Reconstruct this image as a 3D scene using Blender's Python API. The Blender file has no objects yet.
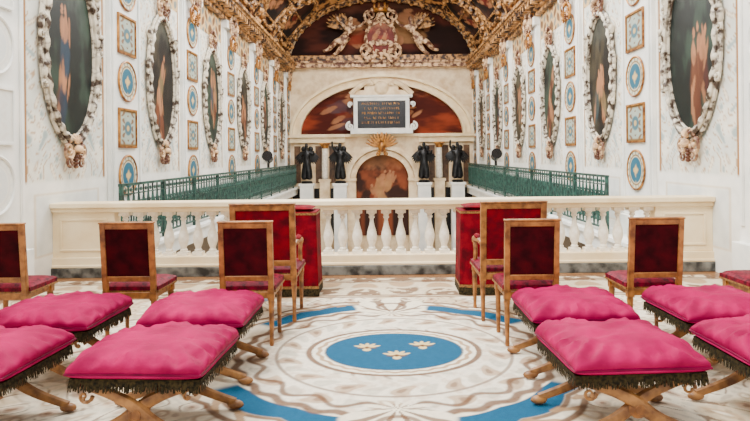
import bpy, math, random
import numpy as np
from mathutils import Vector, Matrix, Euler
R=random.Random(7)
COL=bpy.context.scene.collection
def S(r,g,b):
    def f(c):
        c/=255.0
        return c/12.92 if c<=0.04045 else ((c+0.055)/1.055)**2.4
    return (f(r),f(g),f(b))
# ------------------------------------------------------------ materials
def mat(name,c1,c2=None,rough=0.6,metal=0.0,scale=8.0,bump=0.0,bscale=None,detail=4,sheen=0.0,lo=0.35,hi=0.65,spec=0.5):
    m=bpy.data.materials.new(name); m.use_nodes=True
    nt=m.node_tree; n=nt.nodes; l=nt.links; b=n['Principled BSDF']
    b.inputs['Roughness'].default_value=rough; b.inputs['Metallic'].default_value=metal
    b.inputs['Specular IOR Level'].default_value=spec
    tc=n.new('ShaderNodeTexCoord')
    if c2 is None: c2=tuple(x*0.8 for x in c1)
    nz=n.new('ShaderNodeTexNoise'); nz.inputs['Scale'].default_value=scale; nz.inputs['Detail'].default_value=detail
    l.new(tc.outputs['Object'],nz.inputs['Vector'])
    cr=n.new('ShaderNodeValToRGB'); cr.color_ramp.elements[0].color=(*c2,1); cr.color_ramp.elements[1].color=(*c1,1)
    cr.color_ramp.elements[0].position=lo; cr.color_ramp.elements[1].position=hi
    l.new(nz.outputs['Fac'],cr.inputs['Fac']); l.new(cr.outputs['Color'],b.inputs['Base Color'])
    if bump:
        nb=n.new('ShaderNodeTexNoise'); nb.inputs['Scale'].default_value=bscale or scale*4; nb.inputs['Detail'].default_value=5
        l.new(tc.outputs['Object'],nb.inputs['Vector'])
        bp=n.new('ShaderNodeBump'); bp.inputs['Strength'].default_value=bump; bp.inputs['Distance'].default_value=0.02
        l.new(nb.outputs['Fac'],bp.inputs['Height']); l.new(bp.outputs['Normal'],b.inputs['Normal'])
    return m
def attr_mat(name,rough=0.7,bscale=120,bump=0.15):
    m=bpy.data.materials.new(name); m.use_nodes=True
    nt=m.node_tree; n=nt.nodes; l=nt.links; b=n['Principled BSDF']
    b.inputs['Roughness'].default_value=rough; b.inputs['Specular IOR Level'].default_value=.2
    a=n.new('ShaderNodeAttribute'); a.attribute_name='Col'
    l.new(a.outputs['Color'],b.inputs['Base Color'])
    tc=n.new('ShaderNodeTexCoord'); nb=n.new('ShaderNodeTexNoise'); nb.inputs['Scale'].default_value=bscale
    l.new(tc.outputs['Object'],nb.inputs['Vector'])
    bp=n.new('ShaderNodeBump'); bp.inputs['Strength'].default_value=bump; bp.inputs['Distance'].default_value=0.01
    l.new(nb.outputs['Fac'],bp.inputs['Height']); l.new(bp.outputs['Normal'],b.inputs['Normal'])
    return m
M={}
M['stone']=mat('cream_stone',S(240,220,184),S(210,180,138),0.55,scale=3,bump=0.05)
M['rail']=mat('cream_rail',S(246,228,190),S(230,204,158),0.5,scale=2.5)
M['balus']=mat('white_marble',S(248,242,228),S(222,210,188),0.4,scale=12)
M['wood']=mat('gilt_wood',S(170,110,50),S(98,56,22),0.42,scale=14,bump=0.1)
M['oak']=mat('pale_oak',S(160,110,58),S(96,58,28),0.45,scale=14,bump=0.1)
M['maroon']=mat('maroon_velvet',S(66,2,12),S(38,0,6),0.85,scale=9,bump=0.1,spec=.1)
M['crimson']=mat('crimson_velvet',S(120,0,22),S(70,0,12),0.8,scale=9,bump=0.1,spec=.1)
M['seat']=mat('damask_seat',S(124,0,38),S(56,0,16),0.6,scale=26,bump=0.1,spec=.15)
M['magenta']=mat('magenta_silk',(.40,.0,.082),(.22,.0,.042),0.6,scale=4,bump=0.6,bscale=8,spec=.06)
M['magdark']=mat('magenta_piping',(.18,.0,.038),(.11,.0,.025),0.5,scale=10,spec=.1)
M['fringe']=mat('dark_fringe',S(60,50,28),S(14,14,9),0.85,scale=60,spec=.15)
M['goldtrim']=mat('gold_braid',S(150,104,44),S(76,46,18),0.5,scale=60)
M['gold']=mat('gilding',S(192,132,56),S(100,56,24),0.4,metal=0.35,scale=7)
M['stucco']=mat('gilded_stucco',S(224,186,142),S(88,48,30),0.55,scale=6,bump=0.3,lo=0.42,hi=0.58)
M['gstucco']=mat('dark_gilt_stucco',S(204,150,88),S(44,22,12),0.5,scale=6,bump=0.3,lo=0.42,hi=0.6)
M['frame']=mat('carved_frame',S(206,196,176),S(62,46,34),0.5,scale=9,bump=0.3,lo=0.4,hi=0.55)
M['iron']=mat('green_iron',S(48,92,82),S(16,38,36),0.45,metal=0.1,scale=9)
M['bronze']=mat('dark_bronze',S(36,38,40),S(14,14,18),0.35,metal=0.4,scale=6)
M['black']=mat('black_marble',S(20,20,24),S(8,8,12),0.25,scale=3)
M['grey']=mat('grey_marble',S(116,116,110),S(34,36,36),0.3,scale=7,detail=8,lo=0.38,hi=0.62)
M['brownm']=mat('brown_marble',S(104,76,54),S(52,34,24),0.3,scale=4,detail=8)
M['paint']=attr_mat('oil_painting',0.5)
M['fresco']=attr_mat('fresco',0.8)
M['carpet']=attr_mat('woven_carpet',0.95,bscale=260,bump=0.5)
M['pil']=mat('white_pilaster',S(246,244,237),S(218,221,217),0.6,scale=2)
def brick_mat():
    m=bpy.data.materials.new('oak_parquet'); m.use_nodes=True
    nt=m.node_tree; n=nt.nodes; l=nt.links; b=n['Principled BSDF']; b.inputs['Roughness'].default_value=0.35
    tc=n.new('ShaderNodeTexCoord'); br=n.new('ShaderNodeTexBrick'); br.inputs['Scale'].default_value=3
    br.inputs['Color1'].default_value=(*S(150,108,70),1); br.inputs['Color2'].default_value=(*S(126,86,54),1); br.inputs['Mortar'].default_value=(*S(60,38,24),1)
    br.inputs['Mortar Size'].default_value=0.01
    l.new(tc.outputs['Object'],br.inputs['Vector']); l.new(br.outputs['Color'],b.inputs['Base Color'])
    return m
M['floor']=brick_mat()
def checker_mat():
    m=bpy.data.materials.new('marble_checker'); m.use_nodes=True
    nt=m.node_tree; n=nt.nodes; l=nt.links; b=n['Principled BSDF']; b.inputs['Roughness'].default_value=0.25
    tc=n.new('ShaderNodeTexCoord'); br=n.new('ShaderNodeTexChecker'); br.inputs['Scale'].default_value=1.2
    br.inputs['Color1'].default_value=(*S(200,186,164),1); br.inputs['Color2'].default_value=(*S(100,76,60),1)
    l.new(tc.outputs['Object'],br.inputs['Vector']); l.new(br.outputs['Color'],b.inputs['Base Color'])
    return m
M['checker']=checker_mat()
# ------------------------------------------------------------ mesh builder
class MB:
    def __init__(s): s.v=[]; s.f=[]
    def add(s,vs,fs):
        o=len(s.v); s.v+= [tuple(x) for x in vs]; s.f+=[tuple(i+o for i in f) for f in fs]; return s
    def box(s,x0,x1,y0,y1,z0,z1,rot=None,piv=None):
        vs=[Vector(p) for p in [(x0,y0,z0),(x1,y0,z0),(x1,y1,z0),(x0,y1,z0),(x0,y0,z1),(x1,y0,z1),(x1,y1,z1),(x0,y1,z1)]]
        if rot is not None:
            piv=Vector(piv or (0,0,0)); vs=[rot@(p-piv)+piv for p in vs]
        return s.add(vs,[(0,3,2,1),(4,5,6,7),(0,1,5,4),(1,2,6,5),(2,3,7,6),(3,0,4,7)])
    def lathe(s,prof,c=(0,0,0),n=16,M4=None):
        vs=[];fs=[]
        for r,z in prof:
            for i in range(n):
                a=2*math.pi*i/n; p=Vector((r*math.cos(a),r*math.sin(a),z))
                if M4 is not None: p=M4@p
                vs.append(p+Vector(c))
        k=len(prof)
        for j in range(k-1):
            for i in range(n):
                fs.append((j*n+i,j*n+(i+1)%n,(j+1)*n+(i+1)%n,(j+1)*n+i))
        fs.append(tuple(range(n-1,-1,-1))); fs.append(tuple((k-1)*n+i for i in range(n)))
        return s.add(vs,fs)
    def tube(s,pts,rad,n=8,closed=False,flat=1.0,up=None):
        pts=[Vector(p) for p in pts]; k=len(pts)
        if not hasattr(rad,'__len__'): rad=[rad]*k
        vs=[];fs=[]; pn=None
        for i,p in enumerate(pts):
            if closed: t=pts[(i+1)%k]-pts[i-1]
            else: t=pts[min(i+1,k-1)]-pts[max(i-1,0)]
            t.normalize()
            if pn is None:
                u=Vector(up) if up else (Vector((0,1,0)) if abs(t.y)<0.9 else Vector((1,0,0)))
            else: u=pn
            a=(u-t*u.dot(t)).normalized(); b=t.cross(a); pn=a
            for j in range(n):
                g=2*math.pi*j/n
                vs.append(p+a*(math.cos(g)*rad[i]*flat)+b*(math.sin(g)*rad[i]))
        m=k if closed else k-1
        for i in range(m):
            for j in range(n):
                fs.append((i*n+j,i*n+(j+1)%n,((i+1)%k)*n+(j+1)%n,((i+1)%k)*n+j))
        if not closed:
            fs.append(tuple(range(n-1,-1,-1))); fs.append(tuple((k-1)*n+j for j in range(n)))
        return s.add(vs,fs)
    def ell(s,c,r,rot=None,nu=10,nv=6):
        vs=[];fs=[]; c=Vector(c)
        for j in range(1,nv):
            th=math.pi*j/nv
            for i in range(nu):
                a=2*math.pi*i/nu; p=Vector((r[0]*math.sin(th)*math.cos(a),r[1]*math.sin(th)*math.sin(a),r[2]*math.cos(th)))
                if rot is not None: p=rot@p
                vs.append(c+p)
        t=Vector((0,0,r[2])); 
        if rot is not None: t=rot@t
        vs.append(c+t); vs.append(c-t); T=len(vs)-2
        for j in range(nv-2):
            for i in range(nu): fs.append((j*nu+i,(j+1)*nu+i,(j+1)*nu+(i+1)%nu,j*nu+(i+1)%nu))
        for i in range(nu):
            fs.append((T,i,(i+1)%nu)); fs.append((T+1,(nv-2)*nu+(i+1)%nu,(nv-2)*nu+i))
        return s.add(vs,fs)
    def scroll(s,cx,cz,r,turns=1.4,a0=0.0,d=1,th=0.03,y=-0.03,n=22):
        pts=[];rd=[]
        for i in range(n+1):
            t=i/n; a=a0+d*turns*2*math.pi*t; q=r*(1-0.85*t)
            pts.append((cx+q*math.cos(a),y-0.02*t,cz+q*math.sin(a))); rd.append(th*(1-0.55*t))
        s.tube(pts,rd,n=6)
        s.ell((pts[-1][0],y-0.03,pts[-1][2]),(th*.9,th*.8,th*.9),nu=8,nv=5); return s
    def orn(s,w,h,cx=0,cz=0,y=-0.04,head=True):
        """symmetric carved stucco cluster about w x h"""
        for sd in (-1,1):
            s.scroll(cx+sd*w*.27,cz+h*.05,w*.2,1.5,a0=(math.pi if sd>0 else 0),d=sd,th=w*.045,y=y)
            s.scroll(cx+sd*w*.22,cz-h*.3,w*.13,1.3,a0=math.pi/2,d=-sd,th=w*.035,y=y)
            for k in range(4):
                a=math.radians(20+k*32); rot=Matrix.Rotation(-sd*(math.pi/2-a),3,'Y')
                s.ell((cx+sd*math.cos(a)*w*.36,y,cz+h*.1+math.sin(a)*h*.32),(w*.04,0.03,h*.13),rot,nu=8,nv=5)
        for k in range(5):
            a=math.radians(-50+k*25); rot=Matrix.Rotation(a,3,'Y')
            s.ell((cx+math.sin(a)*w*.14,y-.03,cz+h*.28+math.cos(a)*h*.1),(w*.035,0.035,h*.15),rot,nu=8,nv=5)
        if head: s.ell((cx,y-.05,cz+h*.08),(w*.1,.07,h*.13),nu=12,nv=8)
        for k in range(4): s.ell((cx,y-.01,cz-h*.12-k*h*.1),(w*.06*(1-k*.18),.04,h*.06))
        return s
    def mesh(s,name,m,smooth=True):
        me=bpy.data.meshes.new(name); me.from_pydata(s.v,[],s.f); me.materials.append(m)
        if smooth:
            me.polygons.foreach_set('use_smooth',[True]*len(me.polygons))
            try: me.set_sharp_from_angle(angle=math.radians(38))
            except Exception: pass
        me.update(); return me
def link(o): COL.objects.link(o); return o
def obj(name,me,loc=(0,0,0),rot=(0,0,0),parent=None,label=None,category=None,group=None,kind=None,bevel=0):
    o=bpy.data.objects.new(name,me); o.location=loc; o.rotation_euler=rot; link(o)
    if parent is not None: o.parent=parent
    if label: o['label']=label
    if category: o['category']=category
    if group: o['group']=group
    if kind: o['kind']=kind
    if bevel:
        b=o.modifiers.new('Bevel','BEVEL'); b.width=bevel; b.segments=2; b.limit_method='ANGLE'; b.angle_limit=math.radians(50)
    return o
def thing(name,parts,loc,rz=0,label='',category='',group=None,kind=None,scale=None):
    e=obj(name,None,loc,(0,0,rz),None,label,category,group,kind); e.empty_display_size=0.1
    if scale: e.scale=scale
    for p in parts:
        nm,me=p[0],p[1]; kw=p[2] if len(p)>2 else {}
        kids=kw.get('kids'); kw={k:v for k,v in kw.items() if k!='kids'}
        c=obj(nm,me,parent=e,**kw)
        for kk in (kids or []): obj(kk[0],kk[1],parent=c)
    return e
def struct(name,me,**k): return obj(name,me,kind='structure',**k)
# ------------------------------------------------------------ painted surfaces
def vn(x,y,seed=0):
    xi=np.floor(x);yi=np.floor(y);xf=x-xi;yf=y-yi
    def h(a,b):
        v=np.sin(a*127.1+b*311.7+seed*74.7)*43758.5453; return v-np.floor(v)
    u=xf*xf*(3-2*xf); w=yf*yf*(3-2*yf)
    return (h(xi,yi)*(1-u)+h(xi+1,yi)*u)*(1-w)+(h(xi,yi+1)*(1-u)+h(xi+1,yi+1)*u)*w
def fbm(x,y,seed=0,o=4):
    t=0;a=.5
    for i in range(o): t=t+a*vn(x*2**i,y*2**i,seed+i); a*=.5
    return t/0.94
def mixc(A,B,f):
    f=np.clip(f,0,1)[...,None]; return A*(1-f)+np.array(B)*f
def sm(x,a,b):
    t=np.clip((x-a)/(b-a),0,1); return t*t*(3-2*t)
def pmesh(name,P,C,m,closed_u=False,thick=None):
    nv,nu=P.shape[:2]
    me=bpy.data.meshes.new(name)
    idx=np.arange(nv*nu).reshape(nv,nu)
    if closed_u: idx=np.concatenate([idx,idx[:,:1]],axis=1)
    f=np.stack([idx[:-1,:-1],idx[:-1,1:],idx[1:,1:],idx[1:,:-1]],-1).reshape(-1,4)
    me.from_pydata(P.reshape(-1,3).tolist(),[],f.tolist())
    ca=me.color_attributes.new('Col','FLOAT_COLOR','POINT')
    a=np.ones((nv*nu,4),dtype=np.float32); a[:,:3]=np.clip(C.reshape(-1,3),0,1); ca.data.foreach_set('color',a.ravel())
    me.materials.append(m); me.polygons.foreach_set('use_smooth',[True]*len(me.polygons)); me.update(); return me
def scene_cols(u,v,seed,dark,mid,light,cloths,nf=4):
    """generic figure composition; u,v in -1..1"""
    rng=random.Random(seed)
    n1=fbm(u*2+9,v*2+4,seed); n2=fbm(u*6,v*6,seed+11)
    C=np.zeros(u.shape+(3,))+np.array(dark); C=mixc(C,mid,sm(n1,.45,.65)); C=mixc(C,light,sm(v+n2*.6-.2,.55,1.0)*.35)
    for i in range(nf):
        cx=rng.uniform(-.4,.4); cy=rng.uniform(-.55,.35); a=rng.uniform(-.7,.7); cl=rng.choice(cloths)
        ca,sa=math.cos(a),math.sin(a)
        def blob(ox,oy,rx,ry,col,k=1.0):
            nonlocal C
            px=cx+ox*ca-oy*sa; py=cy+ox*sa+oy*ca
            du=(u-px)*ca+(v-py)*sa; dv=-(u-px)*sa+(v-py)*ca
            e=np.sqrt((du/rx)**2+(dv/ry)**2)+ (n2-.5)*.7
            C=mixc(C,col,(1-sm(e,.75,1.0))*k*(.45+.55*sm(du+n2*.3,-rx,rx)))
        skin=S(170,116,80)
        blob(0,-.2,.2,.34,cl,.9); blob(0,.12,.12,.18,skin,.8); blob(.02,.34,.055,.07,skin)
        blob(.17,.1,.045,.2,skin,.8); blob(-.1,-.42,.06,.2,skin,.7)
    return C*(0.6+.6*n2[...,None])
def oval_canvas(name,a,b,seed,pal,nr=36,ns=96,y=0.0,half=False,m='paint',nf=4):
    t=np.linspace(0,math.pi if half else 2*math.pi,ns,endpoint=half); r=np.linspace(0.001,1,nr)
    T,Rr=np.meshgrid(t,r); U=Rr*np.cos(T);V=Rr*np.sin(T)
    P=np.stack([U*a,np.full_like(U,y),V*b],-1)
    C=scene_cols(U,(V*2-1) if half else V,seed,*pal,nf=nf)
    return pmesh(name,P,C,M[m],closed_u=not half)
def rect_canvas(name,w,h,colf,y=0.0,n=40,m='paint'):
    U,V=np.meshgrid(np.linspace(-1,1,n),np.linspace(-1,1,int(n*h/w)+2))
    return pmesh(name,np.stack([U*w/2,np.full_like(U,y),V*h/2],-1),colf(U,V),M[m])
palg=(S(18,26,24),S(44,60,50),S(84,98,84),[S(90,50,32),S(36,54,70),S(104,88,60),S(70,30,26)])
palb=(S(24,22,20),S(58,52,38),S(90,92,80),[S(104,56,34),S(44,62,66),S(116,98,66)])
palr=(S(70,22,14),S(130,52,28),S(180,120,80),[S(150,50,30),S(76,58,64),S(180,130,92),S(96,28,20)])
# ============================================================ ROOM
XW=4.43; YF=28.5; BAY=3.54; OV=[8.5+BAY*i for i in range(6)]; ST=[8.5-BAY/2+BAY*i for i in range(7)]
struct('floor',MB().box(-XW,XW,-1.5,8.35,-.35,0).mesh('floor',M['floor']))
struct('floor_nave',MB().box(-XW,XW,8.35,YF,-5.3,-5).mesh('floor_nave',M['checker']))
struct('wall_left',MB().box(-XW-.3,-XW-.01,1.5,YF+.3,-5.3,5.95).mesh('wall_left',M['pil']))
struct('wall_right',MB().box(XW+.01,XW+.3,1.5,YF+.3,-5.3,5.95).mesh('wall_right',M['pil']))
struct('wall_front',MB().box(-XW,XW,YF,YF+.3,-5.3,9.3).mesh('wall_front',M['stone']))
tn=0
def trim(me,**k):
    global tn; tn+=1; return struct('trim_%d'%tn,me,**k)
# painted wall skin
Yg,Zg=np.meshgrid(np.linspace(1.5,YF,1000),np.concatenate([[-5.2,-.2],np.linspace(-.15,5.95,230)]))
def wall_cols(Y,Z):
    yy=(Y-8.5+BAY/2)%BAY-BAY/2; ay=np.abs(yy)
    n=fbm(Y*3,Z*3,3); n2=fbm(Y*9,Z*9,4)
    C=np.zeros(Y.shape+(3,))+np.array(S(214,216,208)); C=mixc(C,S(232,228,214),sm(n,.4,.62))
    f=np.sin(9*ay+2.4*np.sin(7.5*Z))*np.sin(8.4*Z+2.2*np.sin(8.5*ay))
    bayk=(1-sm(ay,1.04,1.05))*sm(Z,1.3,1.32)
    C=mixc(C,S(168,128,80),(1-sm(np.abs(f-.34),.05,.1))*bayk*.8); C=mixc(C,S(132,154,156),sm(f,.66,.86)*bayk*.75)
    C=mixc(C,S(176,138,98),sm(-f,.66,.84)*bayk*.7); C=mixc(C,S(236,226,204),sm(-f,.86,.94)*bayk)
    C=mixc(C,S(150,104,50),(1-sm(np.abs(ay-1.05),.02,.04))*sm(Z,.7,.72))
    C=mixc(C,S(246,243,234),sm(ay,1.08,1.1))
    dk=(1-sm(Z,1.28,1.3)); C=mixc(C,S(238,236,228),dk)
    e=np.maximum(ay/.9,np.abs(Z-.72)/.42)
    C=mixc(C,S(214,200,176),(1-sm(np.abs(e-.95),.02,.04))*dk*.8); C=mixc(C,S(216,219,215),(1-sm(e,.9,.92))*dk*.8)
    uk=sm(Z,4.72,4.75); C=mixc(C,S(204,170,120),uk*(1-sm(ay,1.04,1.06)))
    g=np.sin(ay*11+1)*np.sin(Z*13+np.sin(ay*9)); C=mixc(C,S(90,52,30),uk*sm(g,.1,.4)*.85*(1-sm(ay,1.04,1.06))); C=mixc(C,S(84,112,120),uk*sm(-g,.4,.6)*.8*(1-sm(ay,1.04,1.06)))
    C=C*(.88+.22*n2[...,None])
    return mixc(C,S(110,98,84),1-sm(Z,-.2,-.15))
WC=wall_cols(Yg,Zg)
for sd in (-1,1): trim(pmesh('wallskin',np.stack([np.full_like(Yg,sd*XW),Yg,Zg],-1),WC,M['fresco']))
for sd in (-1,1):
    for y in ST:
        mb=MB(); x0,x1=sorted((sd*XW,sd*(XW-.07)))
        mb.box(x0,x1,y-.6,y+.6,0.0 if y<8 else .12,5.2)
        for e in (-.55,.49):
            xa,xb=sorted((sd*(XW-.07),sd*(XW-.1))); mb.box(xa,xb,y+e,y+e+.06,.7,5.1)
        xa,xb=sorted((sd*XW,sd*(XW-.16))); mb.box(xa,xb,y-.64,y+.64,5.2,5.42); mb.box(xa,xb,y-.62,y+.62,0.15,.5)
        trim(mb.mesh('pilaster',M['pil']),bevel=.008)
    mb=MB()
    for (d,z0,z1) in ((.12,5.42,5.55),(.2,5.55,5.62),(.42,5.78,5.86),(.48,5.86,5.95)):
        x0,x1=sorted((sd*XW,sd*(XW-d))); mb.box(x0,x1,1.6,YF,z0,z1)
    y=6.0
    while y<YF-.2:
        x0,x1=sorted((sd*(XW-.12),sd*(XW-.4))); mb.box(x0,x1,y,y+.14,5.62,5.78); y+=.295
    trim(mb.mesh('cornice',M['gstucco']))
    x0,x1=sorted((sd*XW,sd*3.92)); ys=8.45 
    trim(MB().box(x0,x1,ys,YF-.7,-.18,.14).box(*sorted((sd*XW,sd*3.86)),ys,YF-.7,.08,.16).mesh('gallery',M['pil']),bevel=.01)
trim(MB().box(-XW,XW,YF-.3,YF,5.75,5.95).box(-XW,XW,YF-.4,YF,5.95,6.05).mesh('endcornice',M['stucco']))
trim(MB().box(-XW,XW,YF-.46,YF,6.05,6.28).mesh('endfrieze',M['gstucco']))
RISE=3.0; ZV=5.95
A,Y=np.meshgrid(np.linspace(0,math.pi,200),np.linspace(10,YF,300))
def vault_col(A,Y):
    p=((Y-8.5+BAY/2)/BAY)%1.0
    q=A/math.pi
    n=fbm(q*30,Y*1.5,3); n2=fbm(q*60,Y*4,8)
    C=np.zeros(A.shape+(3,))+np.array(S(28,16,12)); C=mixc(C,S(80,42,22),sm(n,.48,.6)); C=mixc(C,S(192,136,78),sm(n2,.54,.64)*.85)
    for q0,qw in ((.17,.11),(.5,.16),(.83,.11)):
        e=np.maximum(np.abs(q-q0)/qw,np.abs(p-.5)/.36)
        ee=np.sqrt((np.abs(q-q0)/qw)**2+(np.abs(p-.5)/.36)**2) if q0!=.5 else e
        C=mixc(C,S(206,152,90),(1-sm(np.abs(ee-1.0),.05,.1)))
        inn=(ee<.95)
        I=scene_cols((q-q0)/qw,(p-.5)/.36,5+int(q0*10),S(20,14,14),S(54,28,22),S(84,70,66),[S(110,36,26),S(30,40,64),S(120,80,46)])
        C=np.where(inn[...,None],I,C)
    return C
P=np.stack([XW*np.cos(A),Y,ZV+RISE*np.sin(A)],-1)
struct('ceiling',pmesh('ceiling',P,vault_col(A,Y),M['fresco']))
mb=MB()
for y in ST[1:]:
    mb.tube([(4.38*math.cos(a),y,ZV+2.95*math.sin(a)) for a in np.linspace(0,math.pi,160)],[.11*(1+.3*math.cos(i*math.pi/2)) for i in range(160)],n=6,up=(0,1,0))
    for dy in (-.26,.26): mb.tube([(4.39*math.cos(a),y+dy,ZV+2.96*math.sin(a)) for a in np.linspace(0,math.pi,50)],.035,n=5,up=(0,1,0))
    for a in np.linspace(.12,math.pi-.12,22): mb.ell((4.3*math.cos(a),y,ZV+2.87*math.sin(a)),(.12,.2,.12),nu=8,nv=5)
for a in (.3,math.pi-.3,.62,math.pi-.62,1.1,math.pi-1.1):
    mb.tube([(4.38*math.cos(a),y,ZV+2.95*math.sin(a)) for y in np.linspace(10,YF,12)],.045,n=6)
def vp(a,y,off=.04): return ((XW-off)*math.cos(a),y,ZV+(RISE-off)*math.sin(a))
for y in OV:
    for q0 in (.17,.83):
        k=72; mb.tube([vp((q0+.11*math.cos(t))*math.pi,y+.36*BAY*math.sin(t)) for t in np.linspace(0,2*math.pi,k,endpoint=False)],[.07*(1+.35*math.cos(i*math.pi/2)) for i in range(k)],n=6,closed=True)
        for t in (math.pi/4,3*math.pi/4,5*math.pi/4,7*math.pi/4):
            c=vp((q0+.125*math.cos(t))*math.pi,y+.42*BAY*math.sin(t)); mb.ell(c,(.13,.2,.13)); 
            c=vp((q0+.15*math.cos(t))*math.pi,y+.3*BAY*math.sin(t)); mb.ell(c,(.09,.13,.09))
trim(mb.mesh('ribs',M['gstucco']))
t=np.linspace(0,math.pi,160); r=np.linspace(.001,1,70); T,Rr=np.meshgrid(t,r)
U=Rr*np.cos(T);V=Rr*np.sin(T)
C=scene_cols(U,V*2-1,21,S(34,16,12),S(76,34,24),S(110,70,50),[S(120,46,28),S(48,40,42),S(140,100,64)],nf=5)
obj('tympanum_fresco',pmesh('tymp',np.stack([U*4.3,np.zeros_like(U),V*2.9],-1),C,M['fresco']),(0,YF-.02,6.0),
    label='dark red-brown painted fresco filling the arched wall above the cornice',category='fresco')
# ============================================================ BALUSTRADE
YB=8.0
prof=[(.045,0),(.05,.03),(.036,.05),(.04,.07),(.062,.14),(.07,.2),(.062,.27),(.036,.37),(.026,.43),(.024,.47),(.04,.485),(.04,.505),(.03,.52),(.046,.545),(.046,.56)]
mbal=MB().box(-.068,.068,-.068,.068,.27,.315).lathe([(r,.315+z*.9) for r,z in prof],n=18).box(-.068,.068,-.068,.068,.815,.87).mesh('baluster',M['balus'])
bal=obj('balustrade',None,(0,YB+.15,0),label='long cream stone balustrade with white marble vase balusters closing the tribune',category='balustrade')
obj('plinth',MB().box(-XW,XW,-.16,.2,0,.13).mesh('plinth',M['grey']),parent=bal,bevel=.008,label='dark grey veined marble plinth')
obj('base',MB().box(-XW,XW,-.13,.13,.13,.27).box(-XW,XW,-.15,.15,.13,.17).mesh('base',M['rail']),parent=bal,bevel=.01)
obj('top_rail',MB().box(-XW,XW,-.14,.14,.87,.93).box(-XW,XW,-.18,.18,.93,1.0).mesh('rail',M['rail']),parent=bal,bevel=.012)
for a,b in ((-XW,-3.6),(3.66,XW)):
    obj('end_panel',MB().box(a,b,-.1,.1,.27,.87).box(a+.1,b-.1,-.115,-.1,.35,.38).box(a+.1,b-.1,-.115,-.1,.76,.79).box(a+.1,a+.13,-.115,-.1,.38,.76).box(b-.13,b-.1,-.115,-.1,.38,.76).mesh('endpanel',M['rail']),parent=bal,bevel=.006)
for i in range(37): obj('baluster',mbal,(-3.49+i*.1965,0,0),parent=bal)
# ============================================================ GALLERY RAILINGS
def railing(L):
    rails=MB().box(0,L,-.03,.03,1.0,1.04).box(0,L,-.02,.02,.08,.11).box(0,L,-.012,.012,.86,.88)
    posts=[MB().box(x-.025,x+.025,-.025,.025,0,1.04).mesh('post',M['iron']) for x in np.arange(.03,L,BAY/2)]
    pat=MB(); x=.1
    while x<L-.1:
        pat.box(x-.011,x+.011,-.011,.011,.1,1.0)
        pat.tube([(x,0,.13),(x+.1,0,.48),(x,0,.86)],.015,n=5); pat.tube([(x+.2,0,.13),(x+.1,0,.48),(x+.2,0,.86)],.015,n=5)
        pat.scroll(x+.1,.68,.065,1.2,a0=math.pi/2,th=.018,y=0,n=10); pat.scroll(x+.1,.28,.065,1.2,a0=-math.pi/2,th=.018,y=0,n=10)
        pat.ell((x+.1,0,.93),(.05,.015,.035),nu=8,nv=5)
        x+=.2
    return rails.mesh('rails',M['iron']),posts,pat.mesh('scrollwork',M['iron'])
for sd,y0 in ((-1,9.1),(1,10.6)):
    L=YF-.75-y0; a,ps,c=railing(L)
    parts=[('rails',a),('iron_scrollwork',c,{'kind':'stuff'})]+[('post',p) for p in ps]
    thing('gallery_railing',parts,(sd*3.98,y0,.16),math.pi/2,'dark green wrought iron railing along the side gallery','railing','gallery railings')
    sp=MB().box(-.04,.04,-.04,.04,0,.16)
    thing('spotlight',[('bracket',sp.mesh('bracket',M['black'])),('lamp_housing',MB().lathe([(.09,-.2),(.15,-.14),(.15,.14),(.19,.22)],(0,0,.34),14,Matrix.Rotation(math.radians(70),3,'X')).mesh('lh',M['black']))],
          (sd*3.98,21.0,1.2),0,'small black spotlight fixed on the gallery railing','lamp','gallery spotlights')
# ============================================================ OVAL PAINTINGS
def ell_pts(a,b,n,y): return [(a*math.cos(t),y,b*math.sin(t)) for t in np.linspace(0,2*math.pi,n,endpoint=False)]
fm=MB()
n=180
fm.tube(ell_pts(.74,1.31,n,-.06),[.05*(1+.28*math.cos(i*2*math.pi/6)) for i in range(n)],n=6,closed=True)
fm.tube(ell_pts(.81,1.39,n,-.04),[.03]*n,n=6,closed=True)
fm.tube(ell_pts(.68,1.24,n,-.03),.02,n=6,closed=True)
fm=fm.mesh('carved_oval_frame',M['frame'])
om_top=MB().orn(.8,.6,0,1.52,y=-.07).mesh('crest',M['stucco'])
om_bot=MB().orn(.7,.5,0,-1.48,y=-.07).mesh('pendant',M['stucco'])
def side_orn(sd):
    m=MB()
    X_=lambda z: .84*math.sqrt(max(0,1-(z/1.42)**2))+.02
    for z in (-.55,.1,.7):
        xx=X_(z)
        m.scroll(sd*xx,z,.085,1.3,a0=math.pi/2,d=sd,th=.03,y=-.06); m.ell((sd*xx,-.06,z+.15),(.045,.05,.11)); m.ell((sd*(xx-.03),-.08,z+.25),(.05,.05,.055))
    m.tube([(sd*X_(z),-.05,z) for z in np.linspace(-.62,.9,14)],.025,n=6)
    return m.mesh('side_scroll',M['frame'])
so=[side_orn(-1),side_orn(1)]
ci=0
labs=['tall oval oil painting of robed figures in a carved pale frame','oval oil painting with gesturing figures in a garlanded stucco frame','dark oval oil painting in an ornate cream and gilt frame']
for sd in (-1,1):
    for i,y in enumerate(OV):
        ci+=1
        cv=oval_canvas('canvas',.70,1.26,30+ci,palg if ci%2 else palb,y=-.02,nf=4)
        thing('oval_painting',[('canvas',cv),('frame',fm),('crest',om_top),('pendant',om_bot),('side_scroll',so[0]),('side_scroll',so[1])],
              (sd*XW,y+.03,3.12),-sd*math.pi/2,labs[ci%3],'painting','oval wall paintings',scale=(.95,1,.97))
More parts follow.
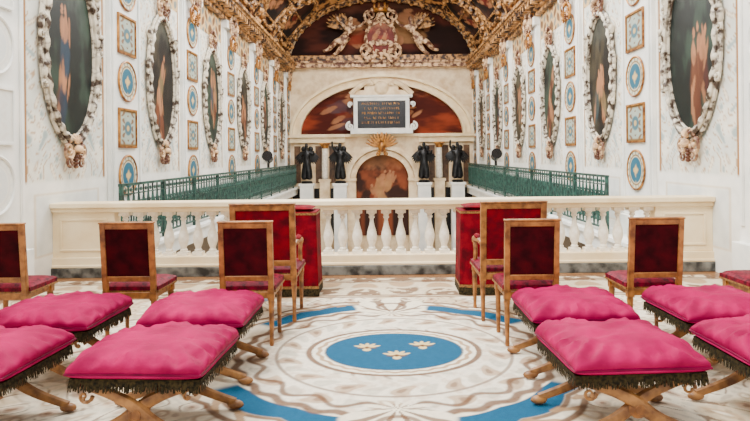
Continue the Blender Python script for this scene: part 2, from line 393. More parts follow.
# ============================================================ PILASTER MEDALLIONS
def med_cols(U,V,rnd,seed,pale=False):
    n=fbm(U*3+seed,V*3,seed); r=np.sqrt(U**2+V**2); th=np.arctan2(V,U)
    if rnd:
        C=np.zeros(U.shape+(3,))+np.array(S(214,208,180)); C=mixc(C,S(44,98,120),(1-sm(r,.66,.72)))
        C=mixc(C,S(206,176,118),(1-sm(np.abs(U)+np.abs(V)*.5+(n-.5)*.5,.18,.28)))
        C=mixc(C,S(124,88,42),(1-sm(np.abs(r-.79),.04,.07))*.9); C=mixc(C,S(60,104,118),sm(np.cos(th*16),.5,.8)*sm(r,.84,.86)*.8)
    else:
        e=np.maximum(np.abs(U),np.abs(V))
        C=np.zeros(U.shape+(3,))+np.array(S(160,172,160)); f=.5+.5*np.cos(np.abs(U)*9+2*np.cos(V*7))*np.cos(V*8)
        C=mixc(C,S(116,74,40),sm(f,.6,.75)*.9); C=mixc(C,S(46,96,114),(1-sm(r,.36,.46))*.9); C=mixc(C,S(206,170,104),(1-sm(r,.12,.2))*.9); C=mixc(C,S(120,90,48),sm(e,.86,.92))
    C=C*(.85+.25*n[...,None])
    if pale: C=C*.18+np.array(S(236,236,230))*.82
    return C
t=np.linspace(0,2*math.pi,48,endpoint=False); r=np.linspace(.001,1,22); T,Rr=np.meshgrid(t,r)
U=Rr*np.cos(T);V=Rr*np.sin(T)
def rd_(p): return pmesh('roundel',np.stack([U*.33,np.full_like(U,-.02),V*.32],-1),med_cols(U,V,True,2,p),M['paint'],closed_u=True)
def sq_(p): return rect_canvas('panel',.66,.6,lambda U,V:med_cols(U,V,False,5,p),y=-.02)
def fr_(m): return MB().tube(ell_pts(.345,.335,48,-.02),.02,n=6,closed=True).mesh('fr',M[m])
def fq_(m):
    fq=MB()
    for (a,b,c,d) in ((-.355,.355,.3,.335),(-.355,.355,-.335,-.3),(-.355,-.325,-.3,.3),(.325,.355,-.3,.3)): fq.box(a,b,-.035,0,c,d)
    return fq.mesh('fq',M[m])
SETP=(rd_(False),fr_('gold'),sq_(False),fq_('gold')); SETW=(rd_(True),fr_('pil'),sq_(True),fq_('pil'))
for sd in (-1,1):
    for yi,y in enumerate(ST):
        for k,z in enumerate((1.3,2.1,2.9,3.68,4.46)):
            if (z-.3-1.6)*600/(y+.4)>158: continue
            st=SETW if yi==0 else SETP
            if k%2==0: ps=[('painted_field',st[0]),('moulding',st[1])]; lb='round painted medallion with teal ground in gilt moulding on white pilaster' if yi else 'round white stucco medallion on pale pilaster'
            else: ps=[('painted_field',st[2]),('moulding',st[3])]; lb='square painted arabesque panel in gilt moulding on white pilaster' if yi else 'square white stucco panel on pale pilaster'
            thing('wall_medallion' if k%2==0 else 'wall_panel',ps,(sd*(XW-.07),y,z),-sd*math.pi/2,lb,'medallion' if k%2==0 else 'panel','painted pilaster panels')
cap=MB().orn(1.05,.65,0,.1,y=-.08).mesh('cap',M['stucco']); cap2=MB().orn(.8,.45,0,-.4,y=-.06,head=False).mesh('cap2',M['gold'])
for sd in (-1,1):
    for y in ST[2:]:
        thing('stucco_capital',[('mask_ornament',cap),('hanging_garland',cap2)],(sd*(XW-.1),y,5.25),-sd*math.pi/2,'gilded stucco capital with mask and scrolls under the cornice','ornament','stucco capitals')
# ============================================================ ALTAR WALL
def half_band(a0,b0,a1,b1,y0,y1,z,n=64):
    m=MB(); vs=[];fs=[]
    for i in range(n+1):
        t=math.pi*i/n; c,s=math.cos(t),math.sin(t)
        vs+=[(a0*c,y0,z+b0*s),(a1*c,y0,z+b1*s),(a1*c,y1,z+b1*s),(a0*c,y1,z+b0*s)]
    for i in range(n):
        for j in range(4): fs.append((i*4+j,i*4+(j+1)%4,i*4+4+(j+1)%4,i*4+4+j))
    fs.append((3,2,1,0)); fs.append(tuple(n*4+j for j in range(4)))
    return m.add(vs,fs)
zb=2.6
mb=half_band(3.82,2.35,3.95,2.47,YF-.3,YF,zb); mb2=half_band(3.95,2.47,4.2,2.68,YF-.18,YF,zb); mb3=half_band(4.2,2.68,4.33,2.8,YF-.36,YF,zb)
for q in (mb2,mb3): mb.add(q.v,q.f)
trim(mb.mesh('arch',M['rail']))
trim(MB().box(-XW,-1.75,YF-.35,YF,2.45,2.6).box(1.75,XW,YF-.35,YF,2.45,2.6).box(-XW,-1.75,YF-.25,YF,2.2,2.45).box(1.75,XW,YF-.25,YF,2.2,2.45).box(-1.75,1.75,YF-.2,YF,2.48,2.6).mesh('impost',M['rail']),bevel=.01)
cv=oval_canvas('lun',3.82,2.35,77,palr,nr=60,ns=150,half=True,m='fresco',nf=9)
obj('lunette_fresco',cv,(0,YF-.03,zb),label='red and brown semicircular fresco under the white altar arch',category='fresco')
tb=[('tablet',MB().box(-1.12,1.12,-.5,-.3,.15,1.43).mesh('tab',M['black'])),]
fr=MB().box(-1.3,1.3,-.55,-.02,1.43,1.6).box(-1.45,1.45,-.6,-.02,1.6,1.7).box(-1.3,-1.12,-.53,-.02,0,1.43).box(1.12,1.3,-.53,-.02,0,1.43).box(-1.45,1.45,-.56,-.02,-.1,.15)
fr.box(-1.12,1.12,-.3,-.02,.1,1.45)
for s_ in (-1,1):
    fr.scroll(s_*1.48,.25,.2,1.4,a0=math.pi/2,d=-s_,th=.07,y=-.35); fr.scroll(s_*1.45,1.3,.13,1.4,a0=-math.pi/2,d=s_,th=.05,y=-.35)
tb.append(('frame',fr.mesh('tabfr',M['pil']),{'bevel':.01}))
pd=MB()
for s_ in (-1,1):
    pts=[(s_*(1.45-.95*t),-.35,1.75+.6*math.sin(t*1.5)) for t in np.linspace(0,1,12)]
    pd.tube(pts,[.12]*12,n=8); pd.scroll(s_*.5,2.3,.15,1.3,a0=math.pi/2,d=s_,th=.06,y=-.35)
pd.box(-1.3,1.3,-.3,-.02,1.7,1.95).ell((0,-.3,2.05),(.35,.2,.35)).box(-.8,.8,-.28,-.02,1.95,2.2)
tb.append(('broken_pediment',pd.mesh('pd',M['stone'])))
ins=MB(); rr=random.Random(3)
for row in range(5):
    z=1.25-row*.22; x=-.92+.12*(row%2)
    while x<.9-.12*(row%2):
        w=rr.uniform(.04,.09)
        ins.box(x,x+.02,-.51,-.5,z,z+.1)
        if rr.random()<.7: ins.box(x,x+w,-.51,-.5,z+rr.choice((0,.04,.085)),z+rr.choice((.015,.055,.1))+.001)
        x+=w+.035+(0.06 if rr.random()<.2 else 0)
tb.append(('inscription',ins.mesh('ins',M['gold']),{'kind':'stuff'}))
thing('inscribed_tablet',tb,(0,YF-.02,2.7),0,'black marble tablet with gold lettering in white pedimented frame','plaque')
al=[]
arch=half_band(1.23,1.1,1.45,1.32,-.5,-.02,.4)
a2=half_band(1.5,1.38,1.75,1.6,-.65,-.02,.4); arch.add(a2.v,a2.f); a3=half_band(1.45,1.32,1.5,1.38,-.4,-.02,.4); arch.add(a3.v,a3.f)
arch.box(-1.75,-1.23,-.6,-.02,-5.1,.4).box(1.23,1.75,-.6,-.02,-5.1,.4).box(-1.8,-1.2,-.68,-.02,.3,.42).box(1.2,1.8,-.68,-.02,.3,.42)
al.append(('arched_surround',arch.mesh('archs',M['stone'])))
U2,V2=np.meshgrid(np.linspace(-1,1,70),np.linspace(-1,1,90))
zt=.4+1.1*np.sqrt(np.clip(1-U2**2,0,1)); zz=-2.3+(V2+1)/2*(zt+2.3)
pc=pmesh('altarpiece',np.stack([U2*1.23,np.full_like(U2,-.1),zz],-1),scene_cols(U2,np.clip((zz+.1)/1.5*1.3-.2,-1,1),91,S(50,24,16),S(126,62,34),S(180,124,80),[S(150,64,30),S(66,42,36),S(170,124,80)],nf=7),M['paint'])
al.append(('altarpiece_painting',pc))
eg=MB().ell((0,0,0),(.18,.12,.26)).ell((0,-.05,.3),(.1,.1,.1))
for s_ in (-1,1):
    for k in range(6):
        a=math.radians(20+k*17); rot=Matrix.Rotation(s_*(math.pi/2-a*.9),3,'Y')
        eg.ell((s_*.38*math.cos(a*.9)+s_*.08,0,.38*math.sin(a*.9)-.05),(.06,.04,.34),rot,nu=8,nv=6)
    eg.scroll(s_*.2,-.32,.12,1.2,a0=math.pi/2,d=s_,th=.05,y=-.02)
eg.v=[(a,b-.7,c+1.9) for a,b,c in eg.v]
al.append(('eagle_ornament',eg.mesh('eagle',M['gold']),{'label':'gilded spread-wing eagle crowning the arch'}))
thing('altar_niche',al,(0,YF,.1),0,'cream marble arched altar niche holding a warm-toned painting','altar')
for sd in (-1,1):
    x0,x1=sorted((sd*1.85,sd*4.25))
    trim(MB().box(x0,x1,YF-.08,YF,-2.2,2.15).mesh('marblepanel',M['stone']))
    for xa,xb in ((2.2,2.5),(2.85,3.15),(3.85,4.15)):
        q0,q1=sorted((sd*xa,sd*xb)); trim(MB().box(q0,q1,YF-.1,YF-.02,.3,2.05).mesh('niche',M['brownm']))
    trim(MB().box(x0,x1,YF-.14,YF,-2.2,.05).mesh('dado',M['black']))
    thing('marble_column',[('shaft',MB().lathe([(.13,.32),(.16,.4),(.15,1.0),(.13,1.75)],n=20).mesh('sh',M['balus'])),
        ('capital',MB().lathe([(.14,1.75),(.16,1.82),(.22,1.95)],n=16).box(-.24,.24,-.2,.2,1.95,2.02).mesh('cp',M['gold'])),
        ('pedestal',MB().box(-.24,.24,-.18,.18,-5.18,.32).box(-.28,.28,-.2,.2,.2,.32).mesh('pe',M['stone']))],
        (sd*2.68,YF-.37,.18),0,'white marble column with gilt capital beside the altar','column','altar columns')
def skin_obj(name,joints,edges,m,parent,sub=1):
    me=bpy.data.meshes.new(name); me.from_pydata([j[:3] for j in joints],edges,[]); me.materials.append(m)
    o=bpy.data.objects.new(name,me); link(o); o.parent=parent
    o.modifiers.new('Skin','SKIN')
    if not me.skin_vertices: return o
    d=me.skin_vertices[0].data
    for i,j in enumerate(joints): d[i].radius=(j[3],j[3]); 
    d[0].use_root=True
    o.modifiers['Skin'].use_smooth_shade=True
    s=o.modifiers.new('Sub','SUBSURF'); s.levels=sub; s.render_levels=sub
    return o
def wing(m,sd,cx,cy,cz,L,a0=20,spread=75,nf=8,w=.055):
    for k in range(nf):
        a=math.radians(a0+spread*k/(nf-1)); l=L*(1-.05*abs(k-2)); rot=Matrix.Rotation(sd*(math.pi/2-a),3,'Y')
        m.ell((cx+sd*l*.5*math.cos(a),cy+.01*k,cz+l*.5*math.sin(a)),(w,.02,l*.52),rot,nu=8,nv=6)
YS=YF-1.25
def statue(x,f,lab):
    e=obj('bronze_statue',None,(x,YS,.4),(0,0,0),label=lab,category='statue',group='bronze altar statues')
    J=[(0,0,.95,.15),(0,-.02,1.25,.16),(0,-.03,1.47,.055),(0,-.06,1.62,.1),(0,-.06,1.78,.08),
       (.19,0,1.38,.07),(.34,-.06,1.2 if f>0 else 1.55,.055),(.34,-.25,1.42 if f>0 else 1.85,.045),
       (-.19,0,1.38,.07),(-.32,-.04,1.15,.055),(-.18,-.26,1.05,.045),
       (.09,-.06,.55,.17),(.12,-.02,.08,.17),(-.08,.0,.55,.17),(-.13,.02,.08,.17)]
    E=[(0,1),(1,2),(2,3),(3,4),(1,5),(5,6),(6,7),(1,8),(8,9),(9,10),(0,11),(11,12),(0,13),(13,14)]
    J=[(a*f,b,c,d) for a,b,c,d in J]
    skin_obj('figure',J,E,M['bronze'],e)
    w=MB(); wing(w,1,.08,.16,1.5,.75,-82,40,6,.06); wing(w,-1,-.08,.16,1.5,.75,-82,40,6,.06); w.ell((.16,.16,1.5),(.12,.04,.14)); w.ell((-.16,.16,1.5),(.12,.04,.14))
    obj('wings',w.mesh('wings',M['bronze']),parent=e)
    obj('base',MB().lathe([(.26,-.06),(.26,.02),(.22,.05)],n=20).mesh('sb',M['bronze']),parent=e)
    thing('statue_pedestal',[('block',MB().box(-.29,.29,-.24,.24,-5.34,-.1).mesh('blk',M['pil'])),('cornice',MB().box(-.34,.34,-.28,.28,-.1,0).mesh('crn',M['pil']))],(x,YS,.34),0,'white stone pedestal carrying a bronze figure','pedestal','statue pedestals')
for x,f in ((-3.42,1),(-1.9,-1),(1.9,1),(3.42,-1)):
    statue(x,f,'dark bronze winged figure standing on a stone pedestal with raised arm' if f<0 else 'dark bronze winged figure standing on a stone pedestal with bent arms')
e=obj('stucco_coat_of_arms',None,(0,YF-.45,7.05),label='gilt stucco cartouche with crown above the altar cornice',category='sculpture')
cv=oval_canvas('shield',.62,.7,55,(S(96,26,18),S(130,44,28),S(180,130,86),[S(170,110,60)]),nr=16,ns=40,y=-.1,nf=2)
obj('shield',cv,parent=e)
m=MB().tube(ell_pts(.7,.78,60,-.08),[.08*(1+.25*math.cos(i)) for i in range(60)],n=6,closed=True).orn(2.2,1.0,0,-.6,y=-.15,head=False)
m.orn(1.8,.9,0,1.0,y=-.15)
obj('carved_surround',m.mesh('surr',M['stucco']),parent=e)
cw=MB().lathe([(.3,1.2),(.34,1.3),(.33,1.34)],(0,-.15,0),16)
for k in range(7):
    a=k*2*math.pi/7; cw.ell((.32*math.cos(a),-.15+.32*math.sin(a),1.45),(.06,.06,.14))
obj('crown',cw.mesh('crown',M['gold']),parent=e)
for sd in (-1,1):
    a=obj('stucco_angel',None,(sd*1.5,YF-.5,7.15),label='gilt stucco winged angel reclining beside the cartouche',category='sculpture',group='stucco angels')
    J=[(.2,0,-.1,.19),(-.05,-.1,.3,.2),(-.1,-.15,.55,.08),(-.12,-.2,.72,.13),(-.12,-.2,.88,.1),(-.3,-.15,.4,.08),(-.6,-.2,.45,.065),(-.8,-.2,.7,.05),
       (.2,-.1,.45,.08),(.45,-.15,.7,.065),(.6,-.2,1.0,.05),(.6,-.2,-.3,.15),(.95,-.1,-.65,.1),(1.2,-.15,-.7,.06),(.35,-.1,-.55,.14),(.6,0,-.8,.09),(.75,-.1,-.85,.05)]
    E=[(0,1),(1,2),(2,3),(3,4),(1,5),(5,6),(6,7),(1,8),(8,9),(9,10),(0,11),(11,12),(12,13),(0,14),(14,15),(15,16)]
    J=[(sd*p,q,r_,s_) for p,q,r_,s_ in J]
    skin_obj('figure',J,E,M['stucco'],a)
    w=MB(); wing(w,sd,.05*sd,.1,.35,1.1,10,70,9,.07); obj('wing',w.mesh('w',M['gstucco']),parent=a)
# ============================================================ CARPET
NX,NY=860,740
X,Y=np.meshgrid(np.linspace(-4.2,4.2,NX),np.linspace(1.2,7.75,NY))
def carpet(X,Y):
    cx,cy=.08,4.88; x=X-cx;y=Y-cy; r=np.hypot(x,y); th=np.arctan2(y,x)
    n=fbm(X*3,Y*3,1); n2=fbm(X*14,Y*14,5); n3=fbm(X*40,Y*40,9,2)
    cream=S(238,226,202); beige=S(212,192,160); brown=S(104,70,46); tan=S(166,132,96); blue=S(14,82,116); pink=S(186,148,120); grey=S(170,164,146)
    C=np.zeros(X.shape+(3,))+np.array(beige); C=mixc(C,cream,sm(n,.4,.58))
    f=np.sin(8.4*np.abs(x)+2.5*np.sin(6.4*y+.6))*np.sin(8.2*y+2.4*np.sin(6.9*np.abs(x)))
    C=mixc(C,brown,(1-sm(np.abs(f-.3),.04,.12))*.8*sm(n2,.35,.55)); C=mixc(C,pink,sm(f,.55,.8)*.6); C=mixc(C,tan,sm(-f,.55,.85)*.6); C=mixc(C,cream,sm(-f,.86,.95)); C=mixc(C,brown,sm(f,.9,.97)*.7)
    g2=np.sin(25*np.abs(x)+3*np.sin(10*y))*np.sin(24*y+3*np.sin(11*np.abs(x))); C=mixc(C,brown,sm(g2,.55,.8)*.35); C=mixc(C,grey,sm(-g2,.6,.8)*.35)
    ay=sm(Y,6.7,6.74); C=mixc(C,S(214,198,168),ay*.85)
    g=np.sin(X*7)*np.sin(Y*9+np.sin(X*7)*1.5); C=mixc(C,brown,ay*sm(g,.1,.35)*.85*sm(n2,.35,.45)); C=mixc(C,tan,ay*sm(-g,.3,.6)*.8)
    for yb in (6.72,6.8,7.5,7.58): C=mixc(C,brown,(1-sm(np.abs(Y-yb),.015,.03))*.85)
    seg=sm(np.abs(np.sin(th)),.5,.56)*(sm(np.abs(np.cos(th)),.24,.28))
    w=.05*np.abs(np.sin(th*9))+.03*np.sin(th*4)
    C=mixc(C,cream,(sm(r,1.26,1.27)*(1-sm(r-w,1.58,1.60))))
    C=mixc(C,blue,(sm(r-w*.4,1.27,1.285)*(1-sm(r-w,1.45,1.465)))*seg)
    C=mixc(C,brown,(1-sm(np.abs(r-w-1.48),.012,.03))*.9); C=mixc(C,brown,(1-sm(np.abs(r-w-1.59),.015,.035))*.9)
    lf=sm(np.sin(th*36+np.sin(r*30)*1.5),.2,.6); C=mixc(C,tan,lf*sm(r,1.49,1.51)*(1-sm(r-w,1.57,1.58))*.9)
    C=mixc(C,blue,(sm(r,2.15,2.19)*(1-sm(r+w,2.36,2.39)))*sm(np.sin(th*3),.3,.45)*.9)
    ins=1-sm(r,1.24,1.25)
    I=np.zeros(X.shape+(3,))+np.array(S(238,228,208)); fl=np.sin(th*14+np.sin(r*16)*1.2)*np.sin(r*13)
    I=mixc(I,tan,sm(fl,.3,.55)*.7*sm(r,.68,.78)); I=mixc(I,pink,sm(n2,.52,.68)*.35); I=mixc(I,grey,sm(-fl,.45,.65)*.45); I=mixc(I,brown,sm(fl,.8,.95)*.6)
    C=C*(1-ins[...,None])+I*ins[...,None]
    C=mixc(C,brown,(1-sm(np.abs(r-1.24+.02*np.cos(th*30)),.02,.05))*.9)
    C=mixc(C,brown,(1-sm(np.abs(r-1.1+.05*np.cos(th*18)),.012,.035))*.85)
    C=mixc(C,brown,(1-sm(np.abs(r-.94),.008,.02))*.7)
    e=np.hypot(x/.66,y/.54)
    C=mixc(C,brown,(1-sm(np.abs(e-1.04),.025,.05))*.9); C=mixc(C,S(240,231,210),1-sm(e,1.0,1.01)); C=mixc(C,tan,(1-sm(np.abs(e-.92+.015*np.cos(th*26)),.02,.035))*.9)
    C=mixc(C,blue,1-sm(e,.83,.84)); C=mixc(C,S(30,60,80),(1-sm(np.abs(e-.84),.008,.02))*.8)
    gold=S(220,194,138)
    for px,py in ((-.22,.07),(.24,.11),(.02,-.13)):
        a=x-px;b=y-py
        for k in (-1.1,-.55,0,.55,1.1):
            du=a*math.cos(k)-b*math.sin(k); dv=a*math.sin(k)+b*math.cos(k)-.05
            C=mixc(C,gold,1-sm(np.hypot(du/.02,dv/.075),.85,1.05))
        C=mixc(C,brown,1-sm(np.hypot(a/.09,(b+.01)/.018),.85,1.05)); C=mixc(C,gold,1-sm(np.hypot(a/.035,(b+.05)/.04),.85,1.05))
        C=mixc(C,brown,1-sm(np.hypot(a/.02,b/.03),.85,1.05))
    for px,py,sg in ((0,-1.38,-1),(0,1.4,1)):
        a=x-px;b=(y-py)*sg; rr=np.hypot(a,b); tt=np.arctan2(a,b+.25)
        pm=1-sm(rr/(.4*(.7+.3*np.abs(np.cos(tt*5)))),.9,1.0)
        C=mixc(C,cream,pm); C=mixc(C,brown,pm*sm(np.cos(tt*10)*-1+.2*np.cos(rr*40),.3,.6)*.85); C=mixc(C,brown,(1-sm(np.abs(rr-.14),.015,.03))*.8)
    return C*(.82+.28*n3[...,None])
Z=np.full_like(X,.012)
Z[0,:]=Z[-1,:]=0.001; Z[:,0]=Z[:,-1]=0.001
obj('carpet',pmesh('carpet',np.stack([X,Y,Z],-1),carpet(X,Y),M['carpet']),label='large cream and beige woven carpet with blue oval medallion and scrollwork',category='carpet')
# ============================================================ CHAIRS
F0=.012
def chair_meshes(W=.45,D=.44,H=1.04,wood='wood',bp='maroon',post=.045,low=.55):
    tilt=Matrix.Rotation(math.radians(5),3,'X')
    def leg(x,y,back):
        return MB().lathe([(.016,0),(.02,.02),(.017,.05),(.024,.34),(.028,.37),(.024,.385)],(x,y,0),12).box(x-.027,x+.027,y-.027,y+.027,.385,.47).mesh('leg',M[wood])
    legs=[leg(s_*(W/2-.025),y,0) for s_ in (-1,1) for y in (-D/2+.03,D/2-.03)]
    fr=MB(); y0=-D/2+.02
    fr.box(-W/2,-W/2+post,y0-.02,y0+.02,.45,H,tilt,(0,y0,.45)); fr.box(W/2-post,W/2,y0-.02,y0+.02,.45,H,tilt,(0,y0,.45))
    fr.box(-W/2+post,W/2-post,y0-.018,y0+.018,H-post,H,tilt,(0,y0,.45)); fr.box(-W/2+post,W/2-post,y0-.018,y0+.018,low,low+post,tilt,(0,y0,.45))
    fr.box(-W/2-.006,W/2+.006,y0-.024,y0+.024,H,H+.015,tilt,(0,y0,.45))
    pn=MB().box(-W/2+post,W/2-post,y0-.01,y0+.012,low+post,H-post,tilt,(0,y0,.45))
    vs=[];fs=[]; nn=10
    for j in range(nn+1):
        for i in range(nn+1):
            u=i/nn*2-1;v=j/nn*2-1; p=Vector((u*(W/2-post),y0+.012+.03*((1-u**4)*(1-v**4))**.5,low+post+(v+1)/2*(H-low-2*post)))
            p=tilt@(p-Vector((0,y0,.45)))+Vector((0,y0,.45)); vs.append(p)
    for j in range(nn):
        for i in range(nn): a=j*(nn+1)+i; fs.append((a,a+1,a+nn+2,a+nn+1))
    pn.add(vs,fs)
    ap=MB().box(-W/2+.02,W/2-.02,D/2-.05,D/2-.015,.4,.455).box(-W/2+.02,W/2-.02,-D/2+.01,-D/2+.045,.4,.455).box(-W/2+.01,-W/2+.04,-D/2+.03,D/2-.03,.4,.455).box(W/2-.04,W/2-.01,-D/2+.03,D/2-.03,.4,.455)
    st=MB(); nn=16; vs=[];fs=[]
    for j in range(nn+1):
        for i in range(nn+1):
            u=i/nn*2-1;v=j/nn*2-1; vs.append((u*(W/2+.01),v*(D/2+.0)+.03,.5+.035*((1-u**6)*(1-v**6))**.6))
    for j in range(nn):
        for i in range(nn): a=j*(nn+1)+i; fs.append((a,a+1,a+nn+2,a+nn+1))
    st.add(vs,fs); st.box(-W/2-.01,W/2+.01,-D/2+.03,D/2+.03,.455,.5)
    br=MB()
    br.box(-W/2-.014,W/2+.014,-D/2+.026,D/2+.034,.45,.466)
    return dict(legs=legs,frame=fr.mesh('back_frame',M[wood]),panel=pn.mesh('back_panel',M[bp]),apron=ap.mesh('seat_rail',M[wood]),seat=st.mesh('seat',M['seat']),braid=br.mesh('braid',M['goldtrim']))
def chair_parts(c):
    return [('leg',l) for l in c['legs']]+[('backrest',c['frame'],{'bevel':.005,'kids':[('back_panel',c['panel'])]}),('seat_rail',c['apron'],{'bevel':.004}),('seat',c['seat'],{'kids':[('braid_trim',c['braid'])]})]
CM=chair_meshes()
YC=5.25
for i,(x,y,rz) in enumerate(((-3.22,YC,1),(-2.13,YC,-1),(-1.14,YC-.03,0),(1.22,YC-.1,0),(2.25,YC-.06,1),(3.26,YC-.1,0))):
    thing('chair',chair_parts(CM),(x,y,F0),math.radians(rz),'gilt wood side chair with maroon velvet back and crimson seat','chair','row of side chairs')
AM=chair_meshes(W=.62,D=.56,H=1.13,bp='crimson',post=.055,low=.54)
arms=[]
for s_ in (-1,1):
    a=MB(); x=s_*.29
    a.tube([(x,-.24,.74),(x,-.1,.75),(x,.08,.74),(x,.2,.725),(x,.235,.69)],[.024,.026,.028,.03,.022],n=8)
    a.tube([(x,.2,.72),(x,.14,.62),(x,.16,.52),(x,.2,.45)],[.022,.02,.022,.026],n=8); arms.append(a.mesh('armrest',M['wood']))
pads=[MB().ell((s_*.29,.0,.775),(.035,.12,.025)).mesh('pad',M['crimson']) for s_ in (-1,1)]
for x,y in ((-1.14,6.0),(1.23,5.95)):
    thing('armchair',chair_parts(AM)+[('armrest',arms[k],{'kids':[('arm_pad',pads[k])]}) for k in (0,1)],(x,y,F0),0,'gilt wood armchair with crimson velvet back facing a draped kneeler','armchair','armchairs')
def drape(W,D,H):
    m=MB(); n=200; rows=14; vs=[];fs=[]
    def per(t,gx,gy):
        a=t*2*math.pi; c,s=math.cos(a),math.sin(a); k=.08
        return gx*math.copysign(abs(c)**k,c),gy*math.copysign(abs(s)**k,s),a
    def ff(g,a,x,y): 
        u=math.atan2(y/D,x/W)
        return 1+g*.03+g*.026*math.sin(u*22+math.sin(u*3))+.006*g*math.sin(u*41)
    for j in range(rows+1):
        z=H*(1-j/rows); g=j/rows
        for i in range(n):
            x,y,a=per((i+.5)/n,W/2,D/2); f=ff(g,a,x,y)
            vs.append((x*f,y*f,max(z,.004)))
    for j in range(rows):
        for i in range(n): fs.append((j*n+i,(j+1)*n+i,(j+1)*n+(i+1)%n,j*n+(i+1)%n))
    k=len(vs); vs.append((0,0,H+.005))
    for i in range(n): fs.append((i,(i+1)%n,k))
    m.add(vs,fs)
    def band(z0,z1,off):
        b=MB(); vv=[];f2=[]
        for z in (z0,z1):
            g=1-z/H
            for i in range(n):
                x,y,a=per((i+.5)/n,W/2,D/2); f=ff(g,a,x,y)+off; vv.append((x*f,y*f,z))
        for i in range(n): f2.append((i,(i+1)%n,n+(i+1)%n,n+i))
        return b.add(vv,f2)
    tr=band(.09,.12,.016); tt=band(H-.03,H-.005,.012)
    fg=band(.006,.09,.014)
    cu=MB(); nn=20; v2=[];f2=[]
    for sgn in (1,-1):
        o=len(v2)
        for jj in range(nn+1):
            for ii in range(nn+1):
                u=ii/nn*2-1;v=jj/nn*2-1; v2.append((u*W*.44,v*D*.4,H+.035+sgn*.03*((1-u**4)*(1-v**4))**.5))
        for jj in range(nn):
            for ii in range(nn): a=o+jj*(nn+1)+ii; q=(a,a+1,a+nn+2,a+nn+1); f2.append(q if sgn>0 else q[::-1])
    cu.add(v2,f2)
    return m.mesh('drape',M['crimson']),tr.mesh('gold_trim',M['goldtrim']),cu.mesh('elbow_cushion',M['crimson']),fg.mesh('dark_fringe',M['fringe']),tt.mesh('top_trim',M['goldtrim'])
d=drape(.80,.5,.95)
for x in (-1.15,1.28):
    thing('draped_kneeler',[('cloth_drape',d[0]),('hem_braid',d[1]),('elbow_cushion',d[2]),('fringe',d[3]),('edge_braid',d[4])],(x,7.0,F0),0,'prayer kneeler covered with crimson velvet cloth before the balustrade','kneeler','draped kneelers')
# ============================================================ STOOLS
ZE=.43
def cushion(seed,W=.735,D=.69):
    m=MB(); nn=48; vs=[];fs=[]
    def edge(u,v):
        return u*W/2*(1-.02*(1-v*v)),v*D/2*(1-.025*(1-u*u))
    for sgn in (1,-1):
        o=len(vs)
        for j in range(nn+1):
            for i in range(nn+1):
                u=i/nn*2-1;v=j/nn*2-1; u=math.copysign(1-(1-abs(u))**1.8,u); v=math.copysign(1-(1-abs(v))**1.8,v)
                px,py=edge(u,v); h=((1-abs(u)**4.6)*(1-abs(v)**4.6))**.42
                k=4*h*(1-h)*.018; px+=math.copysign(k*abs(u)**3,u); py+=math.copysign(k*abs(v)**3,v)
                nz=float(fbm(np.array(u*2.4+seed),np.array(v*2.4+seed*3),seed,3))-.5
                n4=abs(float(fbm(np.array(u*1.6+seed),np.array(v*4+seed*3),seed+5,3))-.5)
                rad=math.hypot(u,v); wr=.012*math.sin(math.atan2(v,u)*22+seed+4*nz)*float(sm(np.array(rad),.6,1.0))*(1 if h>0.05 else 0)
                z=ZE+sgn*(.12 if sgn>0 else .045)*h+(nz*.055-n4*.05+.004+wr)*min(1,h*1.5)*(1 if sgn>0 else 0)
                vs.append((px,py,z))
        for j in range(nn):
            for i in range(nn): a=j*(nn+1)+i+o; q=(a,a+1,a+nn+2,a+nn+1); fs.append(q if sgn>0 else q[::-1])
    m.add(vs,fs)
    pp=[]; 
    for k in range(4):
        for t in np.linspace(-1,1,18,endpoint=False):
            u,v=[(t,-1),(1,t),(-t,1),(-1,-t)][k]; px,py=edge(u,v); pp.append((px*1.005,py*1.005,ZE))
    pip=MB().tube(pp,.008,n=6,closed=True,up=(0,0,1))
    return m.mesh('cushion',M['magenta']),pip.mesh('piping',M['magdark'])
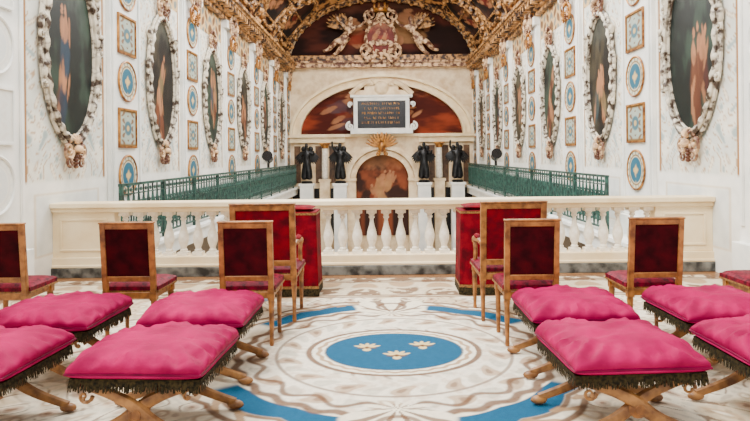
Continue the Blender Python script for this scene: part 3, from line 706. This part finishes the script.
def stool_base(W=.69,D=.62):
    parts=[]
    for y in (-D/2+.04,D/2-.04):
        for s_ in (-1,1):
            pts=[];rd=[]
            for i in range(19):
                t=i/18; x=s_*(-.37+.69*t+.05*math.sin(2*math.pi*t)); z=.045+.315*t
                pts.append((x,y+s_*.012,z)); rd.append(.028+.010*math.sin(math.pi*t)**2)
            l=MB().tube(pts,rd,n=8,up=(0,1,0),flat=.7)
            l.ell((pts[0][0],y+s_*.012,.03),(.055,.03,.028)); l.scroll(s_*.28,.30,.04,1.1,a0=0,d=s_,th=.012,y=y+s_*.012-.02,n=12)
            parts.append(('leg',l.mesh('leg',M['oak'])))
        r=MB().lathe([(.05,-.03),(.055,-.015),(.055,.015),(.03,.03),(.026,.04)],(0,y,.2),18,Matrix.Rotation(math.radians(90 if y<0 else -90),3,'X'))
        parts.append(('rosette',r.mesh('rosette',M['wood'])))
    st=MB().tube([(0,-D/2+.05,.2),(0,-.1,.2),(0,0,.2),(0,.1,.2),(0,D/2-.05,.2)],[.018,.024,.034,.024,.018],n=10)
    parts.append(('stretcher',st.mesh('stretcher',M['oak'])))
    parts.append(('seat_frame',MB().box(-W/2,W/2,-D/2,D/2,.35,.395).mesh('seat_frame',M['maroon']),{'bevel':.008}))
    f=MB(); rg=random.Random(4)
    def strand(x,y,nx,ny):
        j=rg.uniform(-.008,.008); k=rg.uniform(.035,.065); o=rg.uniform(0,.006); w=.0036
        tx,ty=-ny,nx
        p=[(x+tx*w+nx*o,y+ty*w+ny*o,.39),(x-tx*w+nx*o,y-ty*w+ny*o,.39),(x-tx*(w-j)+nx*(o+.008),y-ty*(w-j)+ny*(o+.008),.39-k),(x+tx*(w+j)+nx*(o+.008),y+ty*(w+j)+ny*(o+.008),.39-k)]
        f.add(p,[(0,1,2,3)])
    Wf,Df=W/2+.012,D/2+.012
    for i in range(185):
        x=-Wf+2*Wf*i/184; strand(x,-Df,0,-1); strand(x,Df,0,1)
    for i in range(150):
        y=-Df+2*Df*i/149; strand(-Wf,y,-1,0); strand(Wf,y,1,0)
    f.box(-Wf,Wf,-Df-.004,-Df+.004,.375,.4).box(-Wf,Wf,Df-.004,Df+.004,.375,.4).box(-Wf-.004,-Wf+.004,-Df,Df,.375,.4).box(Wf-.004,Wf+.004,-Df,Df,.375,.4)
    parts.append(('fringe',f.mesh('fringe',M['fringe']),{'kind':'stuff','label':'dark green and brown tasselled fringe'}))
    return parts
SB=stool_base(); CU=[cushion(s_) for s_ in (2,5,9)]
for i,(x,y,rz) in enumerate(((-1.32,3.53,-3),(-2.36,3.51,-3),(-1.33,4.46,-1),(-2.37,4.43,-2),(1.36,3.53,3),(2.36,3.55,1),(1.40,4.48,0),(2.44,4.46,2))):
    c=CU[i%3]
    thing('folding_stool',SB+[('cushion',c[0],{'kids':[('piping',c[1])]})],(x,y,.014),math.radians(rz),'X-legged oak folding stool with plump magenta cushion and dark fringe','stool','magenta folding stools')
# ============================================================ LIGHTS / WORLD / CAMERA
w=bpy.data.worlds.new('World'); bpy.context.scene.world=w; w.use_nodes=True
w.node_tree.nodes['Background'].inputs[0].default_value=(1,.985,.96,1); w.node_tree.nodes['Background'].inputs[1].default_value=1.15
def area(name,loc,rot,sx,sy,E,col=(1,1,1)):
    L=bpy.data.lights.new(name,'AREA'); L.shape='RECTANGLE'; L.size=sx; L.size_y=sy; L.energy=E; L.color=col
    o=bpy.data.objects.new(name,L); o.location=loc; o.rotation_euler=rot; link(o)
area('tribune_fill',(-2.5,5.5,7.5),(0,math.radians(-18),0),5,5,1350,(1,.98,.94))  # added fill above the tribune, no skylight there
area('nave_fill',(0,13,7.2),(0,0,0),6,5,1250,(1,.98,.94))  # added out-of-frame fill under the vault, brightens the nave walls
area('nave_fill',(0,19,8.0),(0,0,0),6,4,1100,(1,.97,.92))  # second unseen nave fill, not a real fixture
area('nave_fill',(0,23.3,8.6),(math.radians(25),0,0),6,2,800,(1,.95,.88))  # third added nave fill, tilted towards the altar wall
area('vault_fill',(0,19,-3),(math.pi,0,0),5,12,450,(1,.88,.72))  # added upward fill hidden below the balustrade, brightens the vault
Ls=bpy.data.lights.new('sun','SUN'); Ls.energy=2.6; Ls.angle=math.radians(10); Ls.color=(1,.97,.91)
so_=bpy.data.objects.new('sun',Ls); so_.rotation_euler=Vector((-.5,-.6,1.0)).to_track_quat('Z','Y').to_euler(); link(so_)
cam=bpy.data.cameras.new('Camera'); cam.sensor_width=36; cam.lens=600/750*36; cam.shift_y=-55.5/750; cam.shift_x=-7/750
co=bpy.data.objects.new('Camera',cam); link(co)
co.matrix_world=Matrix.Translation((0,0,1.6))@Matrix.Rotation(math.radians(90),4,'X')@Matrix.Rotation(math.radians(-.6),4,'Z')
bpy.context.scene.camera=co
